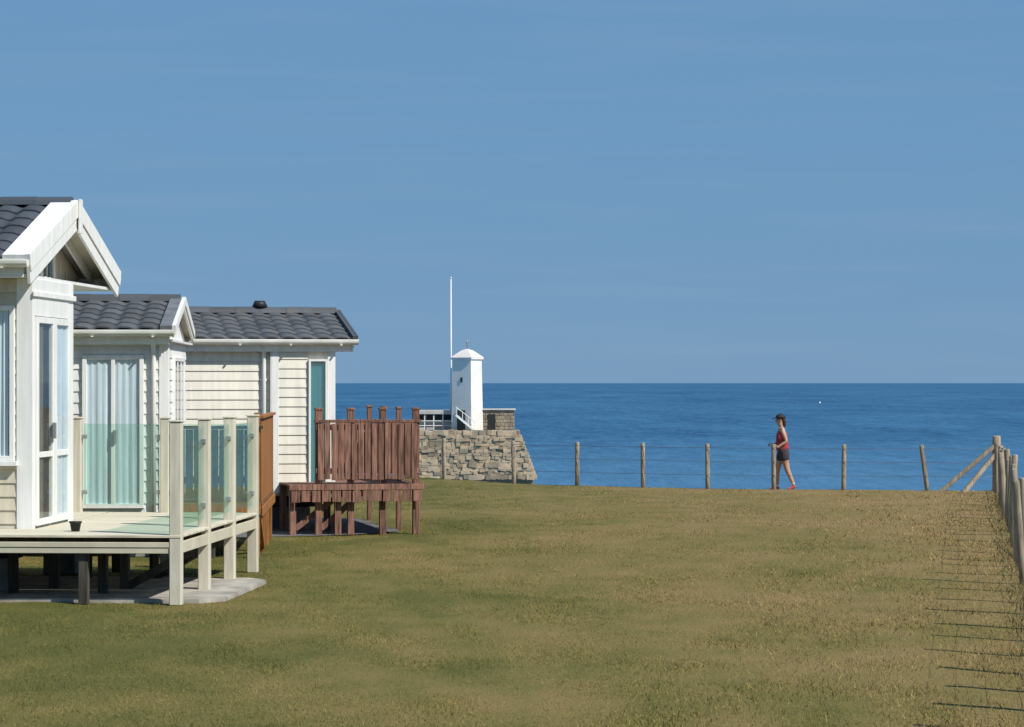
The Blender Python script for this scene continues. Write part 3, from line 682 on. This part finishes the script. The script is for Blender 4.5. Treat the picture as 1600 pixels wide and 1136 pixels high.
for z in (0.95, 1.62): B('rail', (-0.02, 0.018), (0.15, 4.5), (z, z + 0.085), REDW, k3d)
pickets(k3d, (-1.02, 4.52), (0.0, 4.52), 0.86, 1.73, 0.088, 0.016, 0.02, REDW)
for z in (0.95, 1.62): B('rail', (-1.05, 0.0), (4.532, 4.57), (z, z + 0.085), REDW, k3d)
for v in (1.5, 3.0, 4.5):
    p = B('post', (-0.10, -0.022), (v - 0.04, v + 0.04), (0, 1.93), REDW, k3d)
    B('post_cap', (-0.112, -0.01), (v - 0.052, v + 0.052), (1.931, 1.965), REDW, p)
for u in (-1.95, -1.25):
    B('leg', (u - 0.05, u + 0.05), (0.03, 0.13), (0, 0.74), REDW, k3d); B('leg', (u - 0.05, u + 0.05), (1.2, 1.3), (0, 0.74), REDW, k3d)
bar('brace', (-1.9, 0.16, 0.1), (-1.1, 0.16, 0.7), 0.04, 0.09, REDW, k3d); bar('brace', (-1.5, 0.16, 0.1), (-0.8, 0.16, 0.7), 0.04, 0.09, REDW, k3d)
# ---------------------------------------------------------------- lighthouse group on the headland
YL = 230.0; PM = F / YL
def hx(px): return (px - 800) / PM
def hz(py): return EYE - (py - 598) / PM
lh = thing('lighthouse', 'square white lighthouse tower with low pyramid cap above the sea wall', 'lighthouse', (hx(730), YL, hz(672)), -30)
s_ = 46 / PM / (math.cos(R(30)) + math.sin(R(30))); H = hz(562) - hz(672)
tw_ = []
for z, k in ((-0.2, 0.54), (H, 0.49)):
    tw_ += [(-s_ * k, -s_ * k, z), (s_ * k, -s_ * k, z), (s_ * k, s_ * k, z), (-s_ * k, s_ * k, z)]
put('tower', mesh_from('tower', tw_, [(0, 1, 5, 4), (1, 2, 6, 5), (2, 3, 7, 6), (3, 0, 4, 7), (4, 5, 6, 7), (3, 2, 1, 0)], LWHITE), lh)
B('cornice', (-s_ * .56, s_ * .56), (-s_ * .56, s_ * .56), (H + 0.002, H + 0.17), LWHITE, lh, bev=0.03)
q = s_ * 0.575; hh = hz(545) - hz(559)
cp = put('cap', mesh_from('cap', [(-q, -q, 0), (q, -q, 0), (q, q, 0), (-q, q, 0), (-q * .35, -q * .35, hh * .8), (q * .35, -q * .35, hh * .8), (q * .35, q * .35, hh * .8), (-q * .35, q * .35, hh * .8), (0, 0, hh)],
    [(0, 1, 5, 4), (1, 2, 6, 5), (2, 3, 7, 6), (3, 0, 4, 7), (4, 5, 8), (5, 6, 8), (6, 7, 8), (7, 4, 8), (3, 2, 1, 0)], LWHITE), lh, T(0, 0, H + 0.172))
put('finial', tube_mesh([(0, 0, 0), (0, 0, 0.45), (0, 0, 0.46), (0, 0, 0.8)], [0.06, 0.05, 0.09, 0.02], GALV, 8), cp, T(0, 0, H + 0.172 + hh - 0.02))
B('lamp_box', (-s_ * .5 - 0.28, -s_ * .5 - 0.02), (-0.25, 0.25), (H - 0.75, H - 0.40), WHITE, lh)
B('door', (-0.4, 0.4), (-s_ * .545 - 0.03, -s_ * .54), (0.02, 1.7), DKGRN, lh)
B('window', (-0.09, 0.09), (-s_ * .53 - 0.004, -s_ * .5), (4.1, 4.5), BLACK, lh)
fp = thing('flagpole', 'tall thin white mast rising beside the lighthouse', 'mast', (hx(704), YL + 1.5, hz(672)))
put('pole', tube_mesh([(0, 0, 0), (0, 0, 6), (0, 0, hz(434) - hz(672))], [0.09, 0.075, 0.045], WHITE, 10), fp)
put('truck', tube_mesh([(0, 0, 0), (0, 0, 0.12)], [0.09, 0.05], WHITE, 8), fp, T(0, 0, hz(434) - hz(672)))
# sea wall of coursed blocks
sw = thing('sea_wall', 'brownish rubble stone sea wall with sloping right end below the lighthouse', 'wall', (hx(650), YL - 1.8, SEA_Z))
WT = hz(672) - SEA_Z
def wl(z): return hx(808 + (hz(672) - SEA_Z - z) * PM * 0.38) - hx(650)      # battered right end
cv = []
for y in (0.06, 7.0): cv += [(0.05, y, -1.0), (wl(-1) - 0.25, y, -1.0), (wl(WT) - 0.25, y, WT - 0.12), (0.05, y, WT - 0.12)]
put('core', mesh_from('core', cv, [(0, 1, 2, 3), (7, 6, 5, 4), (0, 4, 5, 1), (1, 5, 6, 2), (2, 6, 7, 3), (3, 7, 4, 0)], STONED), sw)
def rubble_mesh(seed):
    g_ = random.Random(seed); bm = bmesh.new()
    for sx in (-1, 1):
        for sy in (-1, 1):
            for sz in (-1, 1):
                for ax in range(2):
                    k = [0.5 * g_.uniform(0.72, 1.0) for _ in range(3)]; k[(ax + seed) % 3] = 0.5
                    bm.verts.new((sx * k[0], sy * k[1], sz * k[2]))
    bmesh.ops.convex_hull(bm, input=bm.verts[:])
    for v in [v for v in bm.verts if not v.link_faces]: bm.verts.remove(v)
    m = bpy.data.meshes.new('stone'); bm.to_mesh(m); bm.free(); m.materials.append(STONE); return m
RUB = [rubble_mesh(i) for i in range(9)]
z = WT; j = 0; cnt = 0
while z > 4.75:
    ch = rnd.choice((0.27, 0.33, 0.40)); x = rnd.uniform(-0.3, 0.0)
    while x < wl(z) - 0.1:
        bl = min(rnd.choice((0.3, 0.38, 0.5, 0.68)), max(0.35, wl(z) - x)); hh_ = ch * rnd.uniform(1.0, 1.25)
        o = put('stone', rnd.choice(RUB), sw, T(x + bl / 2, rnd.uniform(0.05, 0.22), z - ch / 2 + rnd.uniform(-.05, .05)) @ RY(rnd.uniform(-7, 7)) @ Matrix.Diagonal((bl * 1.12, 0.7, hh_, 1)))
        x += bl; cnt += 1
    if j % 1 == 0:
        for v in range(2):
            put('stone', rnd.choice(RUB), sw, T(wl(z - ch / 2) - 0.2, 0.9 + v * 1.3, z - ch / 2) @ RZ(rnd.uniform(-8, 8)) @ Matrix.Diagonal((0.7, 1.25, ch, 1)))
    z -= ch; j += 1
fb = thing('flat_roofed_building', 'low flat roofed building joined to the foot of the lighthouse', 'building', (hx(648), YL + 0.3, hz(672)))
bw = hx(707) - hx(648); bh = hz(641) - hz(672)
B('wall', (0.1, bw), (0.6, 4.6), (0, bh - 0.36), ROOFL, fb, bev=0)
B('roof', (-0.05, bw + 0.2), (-0.1, 4.9), (bh - 0.35, bh), ROOFL, fb, bev=0.03)
for i in range(4):
    x = 0.25 + i * (bw - 0.3) / 4
    wn = B('window', (x, x + (bw - 0.3) / 4 - 0.12), (0.55, 0.598), (0.85, bh - 0.40), BLACK, fb)
for i in range(5): B('post', (0.05 + i * (bw - 0.1) / 4 - 0.04, 0.05 + i * (bw - 0.1) / 4 + 0.04), (0.0, 0.08), (0, bh - 0.352), WHITE, fb)
for z in (0.35, 0.75): B('rail', (0.02, bw), (-0.03, -0.002), (z, z + 0.06), WHITE, fb)
sh = thing('stone_hut', 'small brown stone hut at the right end of the sea wall', 'hut', (hx(752), YL + 0.4, hz(672)))
sb = hx(804) - hx(752); hb = hz(639) - hz(672)
cw = B('wall', (0.05, sb - 0.05), (0.05, 3.4), (0, hb - 0.12), STONEB, sh, bev=0)
z = 0.0
while z < hb - 0.2:
    x = 0
    while x < sb - 0.02:
        bl = min(sb - x, rnd.choice((0.35, 0.5, 0.65)))
        B('stone', (x + 0.01, x + bl - 0.01), (rnd.uniform(-.03, .01), 0.1), (z + 0.01, min(z + 0.29, hb - 0.12)), STONEB, cw, bev=0.03); x += bl
    z += 0.30
B('roof', (-0.1, sb + 0.1), (-0.15, 3.6), (hb - 0.118, hb), ROOFL, sh, bev=0.03)
B('doorway', (0.55, 1.2), (-0.05, -0.035), (0.02, 1.35), BLACK, sh)
st = thing('outside_stair', 'white railed stair climbing to the lighthouse foot', 'stair', (hx(742), YL - 1.5, hz(672)))
for i in range(7): B('tread', (-i * 0.22 - 0.3, -i * 0.22), (0, 0.8), (i * 0.19, i * 0.19 + 0.07), ROOFL, st)
bar('stringer', (0, -0.04, -0.02), (-1.6, -0.04, 1.30), 0.06, 0.18, WHITE, st); bar('handrail', (0, -0.04, 0.75), (-1.6, -0.04, 2.0), 0.06, 0.06, WHITE, st)
for i in range(4): B('baluster', (-i * 0.5 - 0.05, -i * 0.5), (-0.066, -0.02), (i * 0.42, i * 0.40 + 0.76), WHITE, st)
by = thing('buoy', 'tiny white marker buoy far out on the sea', 'buoy', (GX(1281, 1700), 1700, SEA_Z))
put('float', tube_mesh([(0, 0, -0.6), (0, 0, 0.4), (0, 0, 0.6)], [0.6, 0.6, 0.3], WHITE, 12), by)
put('topmark', tube_mesh([(0, 0, 0.6), (0, 0, 0.95), (0, 0, 1.0)], [0.25, 0.2, 0.05], WHITE, 8), by)
# ---------------------------------------------------------------- fences
def fence_post(x, y, h, r, label, group, lean=(0, 0), name='fence_post', z=0.0):
    g_ = random.Random(int(x * 977 + y * 131)); n = 9
    pts = [(0, 0, -0.25), (0.002, 0, h * .3), (-0.002, 0.001, h * .7), (0, 0, h - 0.02), (0, 0, h)]
    m = tube_mesh(pts, [r, r * 1.0, r * .96, r * .95, r * .80], GREYW, n, 'fence_post')
    M = Matrix.Translation((x, y, z)) @ RX(lean[1]) @ RY(lean[0]) @ RZ(g_.uniform(0, 90))
    return tag(put(name, m, None, M), label, 'post', group)
ORD = 'first second third fourth fifth sixth seventh eighth ninth tenth eleventh twelfth thirteenth fourteenth fifteenth sixteenth seventeenth eighteenth nineteenth twentieth'.split()
XE = [(694, 748), (803, 756), (902, 758), (1005, 761), (1106, 762), (1209, 765), (1318, 767), (1449, 767)]
EP = []
for i, (px, py) in enumerate(XE):
    X = GX(px, 60.0); 
    for _ in range(6): X = GX(px, edge(X) - 0.15)
    Y = edge(X) - 0.15; EP.append((X, Y))
    lab = ['weathered post standing before the pale sea wall', 'weathered post at right end of the pale sea wall', 'cliff edge fence post, first one standing clear of the sea wall',
           'cliff edge fence post, second one right of the sea wall', 'cliff edge fence post next left of the one beside the walker', 'fence post directly in front of the walking person',
           'fence post next right of the walking person', 'fence post leaning left beside the braced corner post'][i]
    fence_post(X, Y, 1.0, 0.052, lab, 'cliff edge fence posts', lean=((-7.5, 0) if i == 7 else (rnd.uniform(-1, 1), rnd.uniform(-1, 1))))
CX, CY = GX(1556, 58.4), 58.3
cpst = fence_post(CX, CY, 1.2, 0.095, 'stout braced corner post where the two fences meet', 'strainer posts', name='corner_post')
for (px, oy, lab) in ((1466, -0.05, 'long slanting timber strut propping the corner post'), (1500, -0.35, 'shorter slanting timber strut propping the corner post')):
    h = 0.98 if px == 1466 else 0.80
    bar_o = bar('brace_strut', (GX(px, CY), CY + oy, -0.05), (CX - 0.05, CY + oy * .3, h), 0.09, 0.09, GREYW, None, bev=0.012)
    tag(bar_o, lab, 'strut')
def fline(Y): return 8.47 + 0.168 * (Y - 46)
FP = []; Y = CY - 1.3; k = 0
while Y > 13:
    X = fline(Y); FP.append((X, Y))
    if k == 0: lab = 'right fence post standing next to the braced corner post'
    elif Y > 33: lab = '%s post of the right hand fence, counted towards us from the braced corner post' % ORD[k]
    else: lab = 'right fence post outside the frame casting a streak of shadow on the lawn'
    fence_post(X + rnd.uniform(-.05, .05), Y, 1.15 + rnd.uniform(-.12, .08), rnd.uniform(0.042, 0.058), lab, 'right fence posts', lean=(rnd.uniform(-4, 3), rnd.uniform(-2.5, 2.5))); k += 1
    Y -= 1.35 + rnd.uniform(-.3, .3)
def wire(pts, z, lab, r=0.006):
    P = []
    for (x1, y1), (x2, y2) in zip(pts, pts[1:]):
        for t in (0, 0.25, 0.5, 0.75): P.append((x1 + (x2 - x1) * t, y1 + (y2 - y1) * t, z - 0.012 * math.sin(math.pi * t)))
    P.append((*pts[-1], z))
    tag(put('fence_wire', tube_mesh(P, r, WIRE, 6, 'fence_wire'), None), lab, 'wire')
EW = [(GX(560, 68.6), 68.6)] + EP + [(CX, CY)]
for z, lab in ((0.92, 'top wire of the cliff edge fence'), (0.62, 'middle wire of the cliff edge fence'), (0.32, 'bottom wire of the cliff edge fence')): wire([(x, y - 0.06) for x, y in EW], z, lab, 0.0045)
RW = [(CX, CY)] + FP
for z, lab in ((1.08, 'top wire of the right hand fence'), (0.84, 'second wire of the right hand fence'), (0.58, 'third wire of the right hand fence'), (0.30, 'lowest wire of the right hand fence')): wire([(x - 0.06, y) for x, y in RW], z, lab, 0.0014)
# rough grass along the fences
DRYG = mat('rough_dry_grass', (0.21, 0.165, 0.085), 0.95, 2, 0.3, rand=0, col2=(0.10, 0.105, 0.04))
blades('rough_grass', 9000, 20, 58.5, 'taller rough dry grass along the right hand fence', 0.04, 0.13, 0.009, 1.4, 21, xr=lambda Y: (8.47 + 0.168 * (Y - 46) - 0.28, 8.47 + 0.168 * (Y - 46) + 0.5), mt=DRYG)
blades('longer_lawn_grass', 16000, 16.5, 58, 'slightly longer tufts of lawn beside the right hand fence', 0.03, 0.075, 0.008, 1.6, 31, xr=lambda Y: (8.47 + 0.168 * (Y - 46) - 3.2, 8.47 + 0.168 * (Y - 46) + 0.6))
# ---------------------------------------------------------------- walking person behind the fence
SKIN = mat('skin', (0.50, 0.29, 0.20), 0.55, 10, 0.1, rand=0); HAIR = mat('brown_hair', (0.07, 0.035, 0.018), 0.6, 20, 0.3, rand=0)
TOP = mat('dark_red_vest', (0.36, 0.045, 0.055), 0.85, 12, 0.25, rand=0); SHORT = mat('black_shorts', (0.060, 0.050, 0.060), 0.85, 12, 0.3, rand=0)
CAPM = mat('dark_cap', (0.03, 0.025, 0.03), 0.8, 12, 0.2, rand=0); SHOE = mat('pink_shoe', (0.52, 0.12, 0.12), 0.6, 12, 0.2, rand=0); SOCK = mat('white_sock', (0.7, 0.7, 0.7), 0.8, 12, 0.1, rand=0)
def skin_mesh(name, pts, edges, rad, mt, root=0, sub=2):
    m = bpy.data.meshes.new(name + '_cage'); m.from_pydata(pts, edges, []); m.update()
    o = bpy.data.objects.new('cage', m); COL.objects.link(o)
    sk = o.modifiers.new('s', 'SKIN'); sk.use_smooth_shade = True
    for i, v in enumerate(m.skin_vertices[0].data):
        r = rad[i]; v.radius = (r, r) if not isinstance(r, tuple) else r; v.use_root = (i == root)
    sb_ = o.modifiers.new('b', 'SUBSURF'); sb_.levels = sub; sb_.render_levels = sub
    dg = bpy.context.evaluated_depsgraph_get(); dg.update()
    me = bpy.data.meshes.new_from_object(o.evaluated_get(dg)); me.name = name
    bpy.data.objects.remove(o); me.materials.clear(); me.materials.append(mt)
    for p in me.polygons: p.use_smooth = True
    return me
PX, PY = GX(1222, 60.3), 60.3
per = thing('person', 'person in dark cap, dark red top and dark shorts walking left behind fence', 'person', (PX, PY, ground_z(PX, PY) - 0.005))
# figure faces -x, walking left; +y is the far side
P = {'pel': (0.02, 0, 0.90), 'wai': (0.0, 0, 1.06), 'che': (-0.02, 0, 1.25), 'nec': (-0.03, 0, 1.42), 'hea': (-0.045, 0, 1.49), 'hed2': (-0.055, 0, 1.57), 'hed3': (-0.05, 0, 1.63),
     'shN': (-0.01, -0.15, 1.36), 'elN': (0.08, -0.20, 1.10), 'wrN': (-0.10, -0.19, 0.98), 'haN': (-0.155, -0.18, 0.965),
     'shF': (-0.01, 0.15, 1.36), 'elF': (-0.01, 0.20, 1.09), 'wrF': (-0.19, 0.17, 1.02), 'haF': (-0.245, 0.165, 1.01),
     'hiN': (0.03, -0.085, 0.86), 'knN': (0.10, -0.09, 0.48), 'anN': (0.25, -0.09, 0.13), 'hiF': (0.02, 0.085, 0.86), 'knF': (-0.10, 0.09, 0.47), 'anF': (-0.10, 0.09, 0.08)}
names = list(P); ix = {k: i for i, k in enumerate(names)}
rad = {'pel': (0.145, 0.115), 'wai': (0.138, 0.112), 'che': (0.165, 0.128), 'nec': 0.055, 'hea': 0.065, 'hed2': (0.078, 0.098), 'hed3': (0.06, 0.078), 'shN': 0.062, 'elN': 0.042, 'wrN': 0.028, 'haN': (0.022, 0.038),
       'shF': 0.062, 'elF': 0.042, 'wrF': 0.028, 'haF': (0.022, 0.038), 'hiN': 0.105, 'knN': 0.066, 'anN': 0.040, 'hiF': 0.105, 'knF': 0.066, 'anF': 0.040}
ed = [('pel', 'wai'), ('wai', 'che'), ('che', 'nec'), ('nec', 'hea'), ('hea', 'hed2'), ('hed2', 'hed3'), ('che', 'shN'), ('shN', 'elN'), ('elN', 'wrN'), ('wrN', 'haN'), ('che', 'shF'), ('shF', 'elF'), ('elF', 'wrF'), ('wrF', 'haF'),
      ('pel', 'hiN'), ('hiN', 'knN'), ('knN', 'anN'), ('pel', 'hiF'), ('hiF', 'knF'), ('knF', 'anF')]
put('body', skin_mesh('body', [P[k] for k in names], [(ix[a_], ix[b_]) for a_, b_ in ed], [rad[k] for k in names], SKIN), per)
def chain(name, pts, rads, mt, edges=None, sub=2, parent=per):
    return put(name, skin_mesh(name, pts, edges or [(i, i + 1) for i in range(len(pts) - 1)], rads, mt, 0, sub), parent)
chain('vest', [(0.016, 0, 0.87), (0.014, 0, 0.93), P['wai'], P['che'], (-0.02, 0, 1.375), (-0.012, -0.12, 1.37), (-0.012, 0.12, 1.37)], [(0.175, 0.155), (0.19, 0.162), (0.178, 0.152), (0.188, 0.152), (0.11, 0.09), 0.082, 0.082], TOP, [(0, 1), (1, 2), (2, 3), (3, 4), (3, 5), (3, 6)])
chain('shorts', [(0.015, 0, 0.985), (0.02, 0, 0.88), (0.035, -0.088, 0.80), (0.075, -0.09, 0.60), (0.0, 0.088, 0.80), (-0.055, 0.09, 0.59)], [(0.165, 0.14), (0.172, 0.15), 0.124, 0.102, 0.124, 0.102], SHORT, [(0, 1), (1, 2), (2, 3), (1, 4), (4, 5)])
for s, k in ((-1, 'N'), (1, 'F')):
    ax, ay, az = P['an' + k]
    if k == 'N': pts = [(ax + 0.045, ay, az - 0.005), (ax + 0.0, ay, az - 0.055), (ax - 0.10, ay, 0.03), (ax - 0.155, ay, 0.026)]
    else: pts = [(ax + 0.055, ay, 0.045), (ax - 0.01, ay, 0.048), (ax - 0.12, ay, 0.036), (ax - 0.175, ay, 0.03)]
    chain('shoe', pts, [0.040, 0.046, 0.038, 0.026], SHOE)
    chain('sock', [(ax, ay, az - 0.01), (ax + (0.0 if k == 'F' else -0.035), ay, az + 0.085)], [0.042, 0.043], SOCK, sub=1)
for k in ('N', 'F'):
    hx_, hy_, hz_ = P['ha' + k]; sg = -1 if k == 'N' else 1
    for j, (dz, L) in enumerate(((0.026, 0.055), (0.009, 0.064), (-0.009, 0.060), (-0.025, 0.048))):
        chain('finger', [(hx_ - 0.005, hy_, hz_ + dz), (hx_ - L * .7, hy_, hz_ + dz * 1.1), (hx_ - L * .9, hy_ - sg * 0.022, hz_ + dz * 1.05)], [0.009, 0.0085, 0.007], SKIN, sub=1)
    chain('thumb', [(hx_ + 0.03, hy_, hz_ + 0.03), (hx_ - 0.005, hy_ - sg * 0.022, hz_ + 0.052), (hx_ - 0.03, hy_ - sg * 0.03, hz_ + 0.055)], [0.011, 0.010, 0.008], SKIN, sub=1)
chain('hair', [(0.0, 0, 1.615), (0.03, 0, 1.58), (0.05, 0, 1.50), (0.06, 0, 1.41)], [(0.085, 0.062), (0.08, 0.06), (0.055, 0.045), 0.022], HAIR)
cv_ = [(-0.035 + 0.118 * math.cos(t) * math.cos(f_), 0.098 * math.sin(t) * math.cos(f_), 1.612 + 0.115 * math.sin(f_)) for f_ in (0, 0.4, 0.8, 1.2) for t in [2 * math.pi * i / 14 for i in range(14)]] + [(-0.035, 0, 1.729)]
cf_ = [(j * 14 + i, j * 14 + (i + 1) % 14, (j + 1) * 14 + (i + 1) % 14, (j + 1) * 14 + i) for j in range(3) for i in range(14)] + [(42 + i, 42 + (i + 1) % 14, 56) for i in range(14)] + [tuple(range(13, -1, -1))]
cp_ = put('cap', mesh_from('cap', cv_, cf_, CAPM, True), per)
put('peak', mesh_from('peak', [(-0.10 - 0.13 * math.cos(t), 0.075 * math.sin(t), zz - 0.02 * math.cos(t)) for zz in (1.622, 1.637) for t in [math.pi * (i / 8 - 0.5) for i in range(9)]],
    [tuple(range(9)), tuple(range(17, 8, -1))] + [(i, i + 9, i + 10, i + 1) for i in range(8)], CAPM), cp_)
chain('nose', [(-0.135, 0, 1.575), (-0.158, 0, 1.553)], [0.012, 0.015], SKIN, sub=1)
for s in (-1, 1):
    put('eye', tube_mesh([(-0.137, s * 0.032, 1.588), (-0.131, s * 0.032, 1.588)], 0.010, BLACK, 8), per)
    chain('ear', [(-0.04, s * 0.083, 1.59), (-0.035, s * 0.088, 1.555)], [0.018, 0.014], SKIN, sub=1)
put('mouth', box_mesh(0.006, 0.04, 0.008, TOP, 0), per, T(-0.133, 0, 1.525))
print('objects', len(bpy.data.objects), 'tris', sum(len(o.data.loop_triangles) or len(o.data.polygons) for o in bpy.data.objects if o.type == 'MESH'))
